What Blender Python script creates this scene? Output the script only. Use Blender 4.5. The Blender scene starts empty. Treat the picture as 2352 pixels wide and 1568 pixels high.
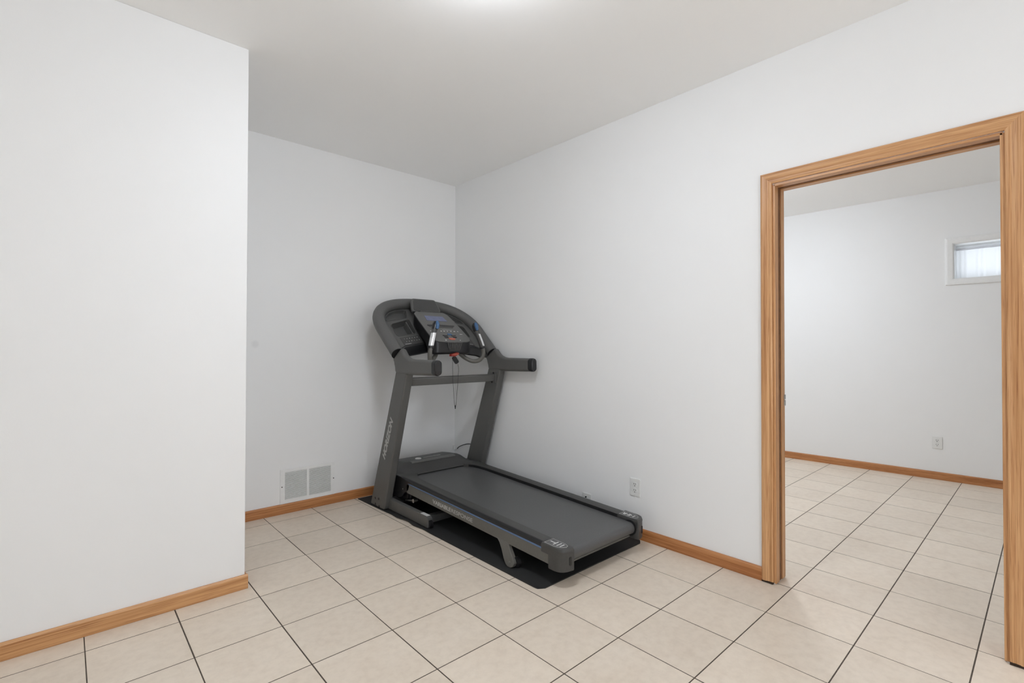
import bpy, bmesh, math, random
from mathutils import Vector, Matrix
random.seed(7)
S = bpy.context.scene
COL = S.collection
PI = math.pi
H = 2.72          # main room ceiling
HF = 2.662        # next room ceiling
# light levels
L_MAIN, L_FILL, L_NEXT = 59.0, 28.5, 83.0

# ------------------------------------------------------------------ materials
def new_mat(name):
    m = bpy.data.materials.new(name); m.use_nodes = True
    nt = m.node_tree
    b = nt.nodes['Principled BSDF']
    return m, nt, b

def noise(nt, vec, scale, detail=4, rough=.5):
    n = nt.nodes.new('ShaderNodeTexNoise'); n.inputs['Scale'].default_value = scale
    n.inputs['Detail'].default_value = detail; n.inputs['Roughness'].default_value = rough
    nt.links.new(vec, n.inputs['Vector']); return n

def coords(nt, scale=(1, 1, 1), which='Object'):
    tc = nt.nodes.new('ShaderNodeTexCoord'); mp = nt.nodes.new('ShaderNodeMapping')
    mp.inputs['Scale'].default_value = scale
    nt.links.new(tc.outputs[which], mp.inputs['Vector']); return mp.outputs['Vector']

def ramp(nt, fac, stops):
    r = nt.nodes.new('ShaderNodeValToRGB'); e = r.color_ramp.elements
    while len(e) < len(stops): e.new(.5)
    for i, (p, c) in enumerate(stops):
        e[i].position = p; e[i].color = (c[0], c[1], c[2], 1)
    nt.links.new(fac, r.inputs['Fac']); return r.outputs['Color']

def bump(nt, b, height, strength, dist=.01):
    n = nt.nodes.new('ShaderNodeBump'); n.inputs['Strength'].default_value = strength
    n.inputs['Distance'].default_value = dist
    nt.links.new(height, n.inputs['Height']); nt.links.new(n.outputs['Normal'], b.inputs['Normal'])

def plain(name, col, rough=.5, metal=0, var=.12, scale=40, bmp=0, spec=.5, bscale=None):
    m, nt, b = new_mat(name)
    v = coords(nt)
    n = noise(nt, v, scale)
    c = ramp(nt, n.outputs['Fac'], [(.3, [x*(1-var) for x in col]), (.7, [x*(1+var) for x in col])])
    nt.links.new(c, b.inputs['Base Color'])
    b.inputs['Roughness'].default_value = rough; b.inputs['Metallic'].default_value = metal
    b.inputs['Specular IOR Level'].default_value = spec
    if bmp:
        n2 = noise(nt, v, bscale or scale*6, 2)
        bump(nt, b, n2.outputs['Fac'], bmp, .002)
    return m

def paint(name, col, smudge=None):
    m, nt, b = new_mat(name)
    v = coords(nt)
    n = noise(nt, v, 1.4, 3)
    c = ramp(nt, n.outputs['Fac'], [(.3, [x*.985 for x in col]), (.7, col)])
    if smudge:
        d = nt.nodes.new('ShaderNodeVectorMath'); d.operation = 'DISTANCE'
        d.inputs[1].default_value = smudge
        nt.links.new(v, d.inputs[0])
        mr = nt.nodes.new('ShaderNodeMapRange'); mr.inputs['From Min'].default_value = .012
        mr.inputs['From Max'].default_value = .034; mr.inputs['To Min'].default_value = .13; mr.inputs['To Max'].default_value = 0
        mr.interpolation_type = 'SMOOTHSTEP'
        nt.links.new(d.outputs['Value'], mr.inputs['Value'])
        mx = nt.nodes.new('ShaderNodeMix'); mx.data_type = 'RGBA'
        nt.links.new(mr.outputs['Result'], mx.inputs['Factor']); nt.links.new(c, mx.inputs['A'])
        mx.inputs['B'].default_value = (.36, .37, .38, 1); c = mx.outputs['Result']
    nt.links.new(c, b.inputs['Base Color'])
    b.inputs['Roughness'].default_value = .55; b.inputs['Specular IOR Level'].default_value = .3
    n2 = noise(nt, v, 260, 2); bump(nt, b, n2.outputs['Fac'], .06, .002)
    return m

def oak(name, axis, tone=(1, 1, 1), seed=0.0):
    """straight-grained oak; grain runs along the given axis"""
    m, nt, b = new_mat(name)
    sc = [95.0, 95.0, 95.0]; sc['xyz'.index(axis)] = 1.3
    tc = nt.nodes.new('ShaderNodeTexCoord'); mp = nt.nodes.new('ShaderNodeMapping')
    mp.inputs['Scale'].default_value = sc; mp.inputs['Location'].default_value = (seed, seed*1.7, seed*.6)
    nt.links.new(tc.outputs['Object'], mp.inputs['Vector'])
    v = mp.outputs['Vector']
    n1 = noise(nt, v, .9, 6, .62)
    sc2 = [24.0]*3; sc2['xyz'.index(axis)] = .8
    v2 = coords(nt, sc2)
    n3 = noise(nt, v2, 1.1, 3, .5)
    sc4 = [330.0]*3; sc4['xyz'.index(axis)] = 7
    n4 = noise(nt, coords(nt, sc4), 1.0, 2, .5)
    A = [(.30, (.44, .205, .080)), (.43, (.60, .32, .142)), (.55, (.70, .405, .198)), (.72, (.78, .48, .26))]
    c1 = ramp(nt, n1.outputs['Fac'], [(p, [k*t_ for k, t_ in zip(q, tone)]) for p, q in A])
    mx = nt.nodes.new('ShaderNodeMix'); mx.data_type = 'RGBA'; mx.blend_type = 'MULTIPLY'
    mx.inputs['Factor'].default_value = 1
    c2 = ramp(nt, n3.outputs['Fac'], [(.3, (.86, .80, .74)), (.65, (1.03, 1.02, 1.0))])
    nt.links.new(c1, mx.inputs['A']); nt.links.new(c2, mx.inputs['B'])
    mx2 = nt.nodes.new('ShaderNodeMix'); mx2.data_type = 'RGBA'; mx2.blend_type = 'MULTIPLY'
    mx2.inputs['Factor'].default_value = .8
    c4 = ramp(nt, n4.outputs['Fac'], [(.34, (.70, .58, .50)), (.46, (1, 1, 1))])
    nt.links.new(mx.outputs['Result'], mx2.inputs['A']); nt.links.new(c4, mx2.inputs['B'])
    nt.links.new(mx2.outputs['Result'], b.inputs['Base Color'])
    b.inputs['Roughness'].default_value = .38
    bump(nt, b, n1.outputs['Fac'], .10, .002)
    return m

def tile_mat():
    m, nt, b = new_mat('ceramic_tile')
    v = coords(nt)
    n = noise(nt, v, 4.2, 8, .62)
    n2 = noise(nt, v, 26, 6, .65)
    c = ramp(nt, n.outputs['Fac'], [(.28, (.72, .62, .51)), (.5, (.755, .66, .55)), (.72, (.78, .69, .582))])
    c2 = ramp(nt, n2.outputs['Fac'], [(.32, (.93, .92, .91)), (.58, (1.01, 1.01, 1.01))])
    mx = nt.nodes.new('ShaderNodeMix'); mx.data_type = 'RGBA'; mx.blend_type = 'MULTIPLY'; mx.inputs['Factor'].default_value = 1
    nt.links.new(c, mx.inputs['A']); nt.links.new(c2, mx.inputs['B'])
    at = nt.nodes.new('ShaderNodeAttribute'); at.attribute_name = 'tile_tint'
    c3 = ramp(nt, at.outputs['Fac'], [(0, (.96, .96, .96)), (1, (1.03, 1.03, 1.03))])
    mx2 = nt.nodes.new('ShaderNodeMix'); mx2.data_type = 'RGBA'; mx2.blend_type = 'MULTIPLY'; mx2.inputs['Factor'].default_value = 1
    nt.links.new(mx.outputs['Result'], mx2.inputs['A']); nt.links.new(c3, mx2.inputs['B'])
    nt.links.new(mx2.outputs['Result'], b.inputs['Base Color'])
    b.inputs['Roughness'].default_value = .42; b.inputs['Specular IOR Level'].default_value = .35
    bump(nt, b, n2.outputs['Fac'], .05, .002)
    return m

def ribbed(name, col, axis, pitch, rough=.5):
    m, nt, b = new_mat(name)
    v = coords(nt)
    w = nt.nodes.new('ShaderNodeTexWave'); w.wave_type = 'BANDS'; w.bands_direction = axis.upper()
    w.inputs['Scale'].default_value = 1/pitch*.314; w.inputs['Distortion'].default_value = .15
    nt.links.new(v, w.inputs['Vector'])
    c = ramp(nt, w.outputs['Fac'], [(.1, [k*.72 for k in col]), (.7, [k*1.12 for k in col])])
    nt.links.new(c, b.inputs['Base Color']); b.inputs['Roughness'].default_value = rough
    bump(nt, b, w.outputs['Fac'], .12, .001)
    return m

def emit(name, col, strength):
    m = bpy.data.materials.new(name); m.use_nodes = True; nt = m.node_tree
    nt.nodes.clear(); o = nt.nodes.new('ShaderNodeOutputMaterial'); e = nt.nodes.new('ShaderNodeEmission')
    e.inputs['Color'].default_value = (*col, 1); e.inputs['Strength'].default_value = strength
    nt.links.new(e.outputs[0], o.inputs['Surface']); return m

M = {}
WALL = (.875, .88, .88)
M['wall'] = paint('white_wall_paint', WALL)
M['wall_back'] = paint('white_wall_paint_scuffed', WALL, smudge=(-1.715, 0, 1.228))
M['ceiling'] = paint('white_ceiling_paint', (.96, .96, .952))
M['tile'] = tile_mat()
M['grout'] = plain('brown_grout', (.088, .067, .050), .85, var=.25, scale=60)
SHADED_OAK = (.76, .60, .47)  # same oak; the different light on these baseboards is put into the tone
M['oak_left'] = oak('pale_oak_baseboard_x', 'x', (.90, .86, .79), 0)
M['oak_x'] = oak('shaded_oak_baseboard_x', 'x', SHADED_OAK, 0)
M['oak_y'] = oak('shaded_oak_baseboard_y', 'y', SHADED_OAK, 3)
M['oak_y_case'] = oak('oak_casing_grain_y', 'y', (.93, .92, .90), 5)
M['oak_z'] = oak('oak_casing_grain_z', 'z', (.93, .92, .90), 9)
M['slot_oak'] = plain('shadowed_oak_slot', (.20, .085, .030), .7, var=.2)
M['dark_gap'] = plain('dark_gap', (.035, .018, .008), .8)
M['wplastic'] = plain('white_plastic', (.78, .785, .77), .4, var=.02)
M['wmetal'] = plain('white_enamel', (.85, .855, .85), .4, var=.02)
M['slot'] = plain('slot_dark', (.06, .058, .055), .7)
M['duct'] = plain('duct_dark', (.17, .16, .155), .8)
M['steel'] = plain('steel', (.45, .45, .44), .35, 1.0, var=.1)
M['chrome'] = plain('chrome', (.85, .86, .87), .22, .55, var=.02)
M['grey_paint'] = plain('charcoal_powder_coat', (.108, .106, .100), .48, var=.025, scale=80, bmp=.03)
M['grey_rail'] = plain('warm_grey_steel_coat', (.125, .121, .108), .45, var=.05, scale=60)
M['foam'] = plain('dark_grey_foam', (.112, .111, .107), .58, var=.04, scale=120, bmp=.04)
M['plastic'] = plain('dark_plastic', (.066, .065, .063), .5, var=.08, scale=150, bmp=.06)
M['plastic_mid'] = plain('mid_grey_plastic', (.105, .104, .100), .48, var=.03, scale=150, bmp=.03)
M['plastic_pale'] = plain('grey_faceplate', (.135, .133, .128), .5, var=.05, scale=150, bmp=.04)  # lighter grey plastic of faceplate, fan grille and hood trim
M['black'] = plain('black_plastic', (.012, .012, .013), .35, var=.1)
M['black_gloss'] = plain('black_gloss_plastic', (.02, .02, .021), .25, var=.1)
M['rail_top'] = ribbed('ribbed_foot_rail', (.062, .061, .058), 'x', .0045, .5)
M['cap'] = plain('end_cap_plastic', (.058, .057, .055), .42, var=.06, scale=120, bmp=.05)
M['cap_top'] = plain('end_cap_lid', (.105, .104, .106), .42, var=.06, scale=120)
M['belt'] = plain('running_belt_rubber', (.094, .0945, .0945), .40, var=.10, scale=220, bmp=.10, bscale=700)
M['mat'] = plain('black_rubber_mat', (.018, .018, .0175), .75, var=.5, scale=330, bmp=.5, bscale=420)
M['blue'] = plain('blue_stripe', (.10, .175, .32), .4, var=.05)
M['blue_btn'] = plain('blue_translucent', (.055, .135, .28), .25, var=.1)
M['screen'] = plain('lcd_screen', (.145, .165, .28), .3, var=.12, scale=30)
M['lens'] = plain('white_print', (.72, .72, .70), .5, var=.02)
M['print_grey'] = plain('grey_print', (.42, .42, .40), .5, var=.02)
M['red'] = plain('red_key', (.27, .03, .02), .35, var=.1)
M['orange'] = plain('orange_button', (.52, .13, .075), .45, var=.05)
LAMP = (.865, .92, 1.0)
M['dome'] = emit('lamp_glass', LAMP, L_MAIN)
M['dome2'] = emit('lamp_glass_next_room', LAMP, L_NEXT)
M['globe'] = emit('fill_globe_glass', LAMP, L_FILL)  # glow of the added fill globe
def curtain_mat():
    m = bpy.data.materials.new('sheer_curtain'); m.use_nodes = True; nt = m.node_tree
    nt.nodes.clear(); o = nt.nodes.new('ShaderNodeOutputMaterial')
    d = nt.nodes.new('ShaderNodeBsdfDiffuse'); t = nt.nodes.new('ShaderNodeBsdfTranslucent'); a = nt.nodes.new('ShaderNodeMixShader')
    for q in (d, t): q.inputs['Color'].default_value = (.9, .91, .93, 1)
    a.inputs[0].default_value = .6
    nt.links.new(d.outputs[0], a.inputs[1]); nt.links.new(t.outputs[0], a.inputs[2]); nt.links.new(a.outputs[0], o.inputs['Surface'])
    return m
M['curtain'] = curtain_mat()
def glass_mat():
    m, nt, b = new_mat('window_glass')
    b.inputs['Base Color'].default_value = (1, 1, 1, 1); b.inputs['Transmission Weight'].default_value = 1
    b.inputs['Roughness'].default_value = 0; b.inputs['IOR'].default_value = 1.45
    return m
M['glass'] = glass_mat()

# ------------------------------------------------------------------ mesh helpers
class MB:
    def __init__(s): s.bm = bmesh.new()
    def face(s, pts):
        return s.bm.faces.new([s.bm.verts.new(p) for p in pts])
    def box(s, x0, x1, y0, y1, z0, z1):
        v = [s.bm.verts.new((x, y, z)) for x in (x0, x1) for y in (y0, y1) for z in (z0, z1)]
        for f in ((0,1,3,2),(4,6,7,5),(0,4,5,1),(2,3,7,6),(0,2,6,4),(1,5,7,3)): s.bm.faces.new([v[i] for i in f])
        return s
    def loft(s, secs, closed=True, cap=True, loop=False):
        R = [[s.bm.verts.new(p) for p in sec] for sec in secs]
        n = len(secs[0]); m = len(R)
        for i in range(m if loop else m-1):
            A, B = R[i], R[(i+1) % m]
            for j in range(n if closed else n-1):
                k = (j+1) % n
                s.bm.faces.new((A[j], A[k], B[k], B[j]))
        if cap and closed and not loop:
            s.bm.faces.new(R[0][::-1]); s.bm.faces.new(R[-1])
        return s
    def prism(s, poly, axis, a0, a1):
        """poly: 2-D points in the remaining two axes (x,y,z order)"""
        def p(q, a):
            l = list(q); l.insert('xyz'.index(axis), a); return tuple(l)
        return s.loft([[p(q, a0) for q in poly], [p(q, a1) for q in poly]])
    def tube(s, path, r, segs=16, up=None, closed=False, aspect=1.0):
        P = [Vector(p) for p in path]; n = len(P); secs = []
        prev = None
        for i in range(n):
            if closed: t = P[(i+1) % n]-P[i-1]
            else: t = P[min(i+1, n-1)]-P[max(i-1, 0)]
            t.normalize()
            if prev is None:
                u = Vector(up) if up else (Vector((0, 0, 1)) if abs(t.z) < .9 else Vector((1, 0, 0)))
            else: u = prev
            u = (u-t*u.dot(t)).normalized(); prev = u
            w = t.cross(u)
            rr = r[i] if isinstance(r, (list, tuple)) else r
            secs.append([tuple(P[i]+u*rr*math.cos(2*PI*k/segs)+w*rr*aspect*math.sin(2*PI*k/segs)) for k in range(segs)])
        return s.loft(secs, loop=closed)
    def cyl(s, c, axis, r, h, segs=20):
        c = Vector(c); d = Vector((0, 0, 0)); d['xyz'.index(axis)] = 1
        return s.tube([c-d*h/2, c+d*h/2], r, segs)
    def lathe(s, prof, c, segs=40):
        """prof: (r,z) list around a vertical axis at c"""
        secs = []
        for k in range(segs):
            a = 2*PI*k/segs
            secs.append([(c[0]+r*math.cos(a), c[1]+r*math.sin(a), c[2]+z) for r, z in prof])
        return s.loft(secs, closed=False, loop=True)
    def xform(s, mat):
        bmesh.ops.transform(s.bm, matrix=mat, verts=s.bm.verts); return s
    def build(s, name, mat, parent=None, bevel=0, segs=2, angle=32, smooth=True, label=None):
        bm = s.bm
        bmesh.ops.remove_doubles(bm, verts=bm.verts, dist=1e-6)
        bmesh.ops.recalc_face_normals(bm, faces=bm.faces)
        me = bpy.data.meshes.new(name); bm.to_mesh(me); bm.free()
        for m in (mat if isinstance(mat, (list, tuple)) else [mat]): me.materials.append(m)
        return link(name, me, parent, bevel, segs, angle, smooth, label)

def link(name, me, parent=None, bevel=0, segs=2, angle=32, smooth=True, label=None):
    if smooth:
        for p in me.polygons: p.use_smooth = True
        me.set_sharp_from_angle(angle=math.radians(angle))
    o = bpy.data.objects.new(name, me); COL.objects.link(o)
    if bevel:
        md = o.modifiers.new('bevel', 'BEVEL'); md.width = bevel; md.segments = segs
        md.limit_method = 'ANGLE'; md.angle_limit = math.radians(angle); md.harden_normals = True
    if parent: adopt(o, parent)
    if label: o['label'] = label
    return o

def wloc(o):
    l = Vector(o.location)
    return l + (wloc(o.parent) if o.parent else Vector())

def adopt(o, parent):
    """parts are modelled in world coordinates; parents only translate"""
    o.parent = parent
    o.location = Vector(o.location)-wloc(parent)

def empty(name, loc):
    o = bpy.data.objects.new(name, None); COL.objects.link(o); o.location = loc
    o.empty_display_size = .05
    return o

def tag(o, label, cat, group=None, kind=None):
    o['label'] = label; o['category'] = cat
    if group: o['group'] = group
    if kind: o['kind'] = kind
    return o

def copy_tree(o, parent, delta):
    c = o.copy(); COL.objects.link(c)
    if parent is None: c.location = Vector(o.location)+Vector(delta); c.parent = None
    else: c.parent = parent
    for ch in list(o.children): copy_tree(ch, c, delta)
    return c

def lettering(name, body, mat, size, origin, ex, ey, parent, extrude=.0006, shear=0, bold=0, align='CENTER', length=None, label=None, space=1.0):
    cu = bpy.data.curves.new(name, 'FONT'); cu.body = body; cu.size = size; cu.extrude = extrude
    cu.shear = shear; cu.align_x = align; cu.align_y = 'CENTER'; cu.offset = bold; cu.space_character = space
    t = bpy.data.objects.new(name+'_src', cu); COL.objects.link(t)
    dg = bpy.context.evaluated_depsgraph_get(); dg.update()
    me = bpy.data.meshes.new_from_object(t.evaluated_get(dg))
    bpy.data.objects.remove(t); bpy.data.curves.remove(cu)
    xs = [v.co.x for v in me.vertices]
    k = 1
    if length: k = length/(max(xs)-min(xs))
    ex = Vector(ex).normalized(); ey = Vector(ey).normalized(); ez = ex.cross(ey)
    o3 = Vector(origin)
    for v in me.vertices:
        q = v.co.copy(); v.co = o3+ex*q.x*k+ey*q.y+ez*q.z
    me.materials.clear(); me.materials.append(mat)
    return link(name, me, parent, smooth=False, label=label)

def catmull(P, sub=6, closed=False):
    P = [Vector(p) for p in P]; n = len(P); out = []
    for i in range(n-1):
        a, b, c, d = P[max(i-1, 0)], P[i], P[i+1], P[min(i+2, n-1)]
        for k in range(sub):
            t = k/sub
            out.append(.5*((2*b)+(c-a)*t+(2*a-5*b+4*c-d)*t*t+(3*b-a-3*c+d)*t**3))
    out.append(P[-1]); return out

def structure(o, label, cat):
    o['kind'] = 'structure'; o['label'] = label; o['category'] = cat; return o

# ------------------------------------------------------------------ floor
XL_ = {-1: -2.632, 0: -2.317, 1: -1.993, 2: -1.654, 3: -1.320, 4: -.983, 5: -.652, 6: -.315, 7: .0175, 8: .3515, 9: .687}
YL_ = {-6: -3.555, -5: -3.212, -4: -2.873, -3: -2.537, -2: -2.199, -1: -1.855, 0: -1.509, 1: -1.1725, 2: -.831, 3: -.489, 4: -.150}
xs = [XL_[-1]-.3345*k for k in range(9, 0, -1)]+[XL_[k] for k in range(-1, 10)]+[XL_[9]+.3345*k for k in range(1, 10)]
ys = [YL_[-6]-.341*k for k in range(9, 0, -1)]+[YL_[k] for k in range(-6, 5)]+[YL_[4]+.341*k for k in range(1, 4)]
def make_floor():
    bm = bmesh.new(); lay = bm.faces.layers.float.new('tile_tint')
    g = .0023
    f = bm.faces.new([bm.verts.new(p) for p in ((xs[0], ys[0], -.0007), (xs[-1], ys[0], -.0007), (xs[-1], ys[-1], -.0007), (xs[0], ys[-1], -.0007))])
    f.material_index = 1
    for i in range(len(xs)-1):
        for j in range(len(ys)-1):
            x0, x1, y0, y1 = xs[i]+g, xs[i+1]-g, ys[j]+g, ys[j+1]-g
            e = .0002
            jx = random.uniform(-.0006, .0006)
            top = [bm.verts.new(p) for p in ((x0+e+jx, y0+e, 0), (x1-e+jx, y0+e, 0), (x1-e+jx, y1-e, 0), (x0+e+jx, y1-e, 0))]
            low = [bm.verts.new(p) for p in ((x0+jx, y0, -.002), (x1+jx, y0, -.002), (x1+jx, y1, -.002), (x0+jx, y1, -.002))]
            tint = random.random()
            fs = [bm.faces.new(top)]+[bm.faces.new((low[k], low[(k+1) % 4], top[(k+1) % 4], top[k])) for k in range(4)]
            for q in fs: q[lay] = tint
    # slab below
    bmesh.ops.recalc_face_normals(bm, faces=bm.faces)
    me = bpy.data.meshes.new('floor'); bm.to_mesh(me); bm.free()
    me.materials.append(M['tile']); me.materials.append(M['grout'])
    o = bpy.data.objects.new('floor', me); COL.objects.link(o)
    structure(o, 'beige ceramic tile floor with dark brown grout lines', 'floor')
make_floor()

# ------------------------------------------------------------------ shell
XW, YS = -5.0, -6.2            # main room extents behind the camera
LX, LY = -2.0235, -1.029       # projecting left wall: edge x, face y
OY0, OY1, OZ = -3.640, -2.803, 2.052   # doorway
XF0, XF1 = 3.203, 3.285        # far wall face at y=-1.745 and y=-3.437 (not quite square)
def farx(y): return 3.205+(y+1.745)/(-3.437+1.745)*(3.278-3.205)
YN, YFS = -.6, -6.0            # next room extents

structure(MB().box(LX, .12, 0, .12, 0, H).build('wall_back', M['wall_back'], smooth=False), 'white wall behind the treadmill, above the return air grille', 'wall')
structure(MB().box(XW, LX, LY, .12, 0, H).build('wall_left', M['wall'], bevel=.004, smooth=False), 'white projecting wall on the left, nearest the viewer', 'wall')
w = MB().box(0, .12, OY1, 0, 0, H).box(0, .12, YS, OY0, 0, H).box(0, .12, OY0, OY1, OZ, H)
structure(w.build('wall_right', M['wall'], smooth=False), 'white wall on the right with the oak-trimmed doorway', 'wall')
structure(MB().box(XW-.12, XW, YS, LY, 0, H).build('wall_west', M['wall'], smooth=False), 'white side wall out of view', 'wall')
structure(MB().box(XW-.12, .12, YS-.12, YS, 0, H).build('wall_front', M['wall'], smooth=False), 'white wall behind the viewer', 'wall')
structure(MB().box(XW-.12, .12, YS-.12, .12, H, H+.1).build('ceiling', M['ceiling'], smooth=False), 'smooth white ceiling', 'ceiling')
# next room
WY0, WY1, WZ0, WZ1 = -3.86, -3.168, 1.838, 2.158      # window opening
def farwall():
    mb = MB()
    def seg(ya, yb, z0, z1):
        poly = [(farx(ya), ya), (farx(yb), yb), (farx(yb)+.2, yb), (farx(ya)+.2, ya)]
        mb.prism(poly, 'z', z0, z1)
    seg(YN, WY1, 0, HF); seg(WY0, YFS, 0, HF); seg(WY1, WY0, 0, WZ0); seg(WY1, WY0, WZ1, HF)
    return mb
structure(farwall().build('wall_far', M['wall'], smooth=False), 'white wall of the next room seen through the doorway', 'wall')
structure(MB().box(.12, 3.5, YN, YN+.12, 0, HF).build('wall_north', M['wall'], smooth=False), 'white side wall of the next room', 'wall')
structure(MB().box(.12, 3.6, YFS-.12, YFS, 0, HF).build('wall_south', M['wall'], smooth=False), 'white end wall of the next room', 'wall')
structure(MB().box(.12, 3.6, YFS-.12, YN+.12, HF, HF+.1).build('ceiling_far', M['ceiling'], smooth=False), 'white ceiling of the next room', 'ceiling')

# baseboards: eased top edge profile
BH, BT = .070, .0125
def prof(): return [(0, 0), (BT, 0), (BT, BH-.010), (BT-.002, BH-.004), (BT-.006, BH), (0, BH)]
def base_x(x0, x1, y, z=0):   # face towards -y
    return MB().loft([[(x, y-a, b) for a, b in prof()] for x in (x0, x1)])
structure(base_x(LX, -BT, 0).build('baseboard_back', M['oak_x'], smooth=False), 'oak baseboard under the return air grille', 'baseboard')
b = base_x(XW, LX+BT, LY)
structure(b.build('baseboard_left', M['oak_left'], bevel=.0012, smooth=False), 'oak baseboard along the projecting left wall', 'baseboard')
structure(MB().loft([[(LX+a, y, c) for a, c in prof()] for y in (LY+.001, -BT)]).build('baseboard_return', M['oak_y'], smooth=False), 'oak baseboard on the hidden return of the left wall', 'baseboard')
structure(MB().loft([[(-a, y, c) for a, c in prof()] for y in (OY1+.056, 0)]).build('baseboard_right', M['oak_y'], smooth=False), 'oak baseboard running from behind the treadmill to the doorway', 'baseboard')
structure(MB().loft([[(farx(y)-a, y, c) for a, c in prof()] for y in (YFS, YN)]).build('baseboard_far', M['oak_y'], smooth=False), 'oak baseboard of the next room', 'baseboard')

# ------------------------------------------------------------------ doorway
door = structure(empty('door_1', (0, (OY0+OY1)/2, 0)), 'oak-trimmed doorway without a door, opening to the next room', 'doorway')
CW, CT = .056, .018
# colonial casing profile across its width (u from inner edge), thickness t
cp = [(0, 0), (0, .011), (.004, .0135), (.010, .0145), (.018, .0135), (.034, .0165), (.046, .0180), (.052, .0165), (CW, .012), (CW, 0)]
iy1, iy0, iz = OY1+.006, OY0-.006, OZ+.006       # inner edge of casing (reveal)
zb = .010                                        # raised off the tile, dark gap below
MB().loft([[(-t, iy1+u, zb) for u, t in cp], [(-t, iy1+u, iz+u) for u, t in cp]]).build('casing', M['oak_z'], door, smooth=False)
MB().loft([[(-t, iy0-u, zb) for u, t in cp], [(-t, iy0-u, iz+u) for u, t in cp]]).build('casing', M['oak_z'], door, smooth=False)
MB().loft([[(-t, iy1+u, iz+u) for u, t in cp], [(-t, iy0-u, iz+u) for u, t in cp]]).build('casing', M['oak_y_case'], door, smooth=False)
# jambs: split boards with a dark slot between them
JT = .012
def jamb(x0, x1):
    mb = MB()
    mb.box(x0, x1, OY1-JT+.012, OY1, .004, OZ)
    mb.box(x0, x1, OY0, OY0+JT, .004, OZ)
    return mb
for x0, x1 in ((-.002, .040), (.080, .124)):
    MB().box(x0, x1, OY1-.006, OY1+.006, .004, OZ).build('jamb', M['oak_z'], door, bevel=.001, smooth=False)
    MB().box(x0, x1, OY0-.006, OY0+.008, .004, OZ).build('jamb', M['oak_z'], door, bevel=.001, smooth=False)
    MB().box(x0, x1, OY0, OY1, OZ-.008, OZ+.004).build('head_jamb', M['oak_y_case'], door, bevel=.001, smooth=False)
MB().box(.040, .080, OY1-.0025, OY1+.006, .004, OZ).build('jamb_slot', M['slot_oak'], door, smooth=False, label='dark brown slot between the jamb boards')
MB().box(.040, .080, OY0-.006, OY0+.004, .004, OZ).build('jamb_slot', M['slot_oak'], door, smooth=False)
MB().box(.040, .080, OY0+.004, OY1-.0025, OZ-.003, OZ+.004).build('head_slot', M['slot_oak'], door, smooth=False)
for z0, z1 in ((.905, .934), (.938, .963)):
    MB().box(.110, .1275, OY1-.0095, OY1-.005, z0, z1).build('strike_plate', M['steel'], door, bevel=.001, smooth=False, label='small metal strike plate on the left jamb')
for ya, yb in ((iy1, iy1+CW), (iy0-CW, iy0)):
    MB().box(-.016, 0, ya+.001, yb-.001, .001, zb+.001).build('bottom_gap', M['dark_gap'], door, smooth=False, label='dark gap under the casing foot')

# ------------------------------------------------------------------ window of the next room
win = structure(empty('window_1', (farx(-3.5), -3.5, WZ0)), 'small white basement window high on the far wall, covered by a sheer curtain', 'window')
fx = farx(-3.3)
wc = .056
def wcase(y0, y1, z0, z1, top): pass
# picture-frame casing, mitred
wcp = [(0, 0), (0, .010), (.006, .014), (.040, .017), (.052, .015), (wc, .010), (wc, 0)]
corners = [(WY1, WZ1, 1, 1), (WY1, WZ0, 1, -1), (WY0, WZ0, -1, -1), (WY0, WZ1, -1, 1)]
for i in range(4):
    a, c = corners[i], corners[(i+1) % 4]
    MB().loft([[(farx(a[0])-t, a[0]+a[2]*u, a[1]+a[3]*u) for u, t in wcp], [(farx(c[0])-t, c[0]+c[2]*u, c[1]+c[3]*u) for u, t in wcp]]).build('casing', M['wmetal'], win, smooth=False)
d0, d1 = fx+.125, fx+.165
MB().box(d0, d1, WY0, WY1, WZ1-.022, WZ1).box(d0, d1, WY0, WY1, WZ0, WZ0+.022).box(d0, d1, WY1-.022, WY1, WZ0+.022, WZ1-.022).box(d0, d1, WY0, WY0+.022, WZ0+.022, WZ1-.022).build('sash', M['wmetal'], win, smooth=False)
rl = .004
MB().box(fx-.004, fx+.2, WY0, WY1, WZ1-rl, WZ1+.001).box(fx-.004, fx+.2, WY0, WY1, WZ0-.001, WZ0+rl).box(fx-.003, fx+.2, WY1-rl, WY1+.001, WZ0+rl, WZ1-rl).box(fx-.003, fx+.2, WY0-.001, WY0+rl, WZ0+rl, WZ1-rl).build('reveal_lining', M['wmetal'], win, smooth=False)
MB().box(fx+.143, fx+.147, WY0+.01, WY1-.01, WZ0+.01, WZ1-.01).build('pane', M['glass'], win, smooth=False)
# curtain panel with soft folds and a thicker rod pocket
def curtain():
    mb = MB(); n = 90
    rows = []
    for z in (WZ0+.008, WZ0+.10, WZ0+.20, WZ1-.075, WZ1-.055, WZ1-.05, WZ1-.030):
        row = []
        for k in range(n+1):
            y = WY0+.010+(WY1-WY0-.022)*k/n
            amp = .004*(1.15-(z-WZ0))
            row.append((fx+.070+amp*math.sin(k*.9+math.sin(k*.37)*2), y, z+.002*math.sin(k*.5)))
        rows.append(row)
    for i in range(len(rows)-1):
        for k in range(n): mb.face((rows[i][k], rows[i][k+1], rows[i+1][k+1], rows[i+1][k]))
    return mb
curtain().build('sheer_curtain', M['curtain'], win, angle=80)
MB().tube([(fx+.070, WY0+.006, WZ1-.045), (fx+.070, WY1-.008, WZ1-.045)], .012, 10).build('rod_pocket', M['curtain'], win)

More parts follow.
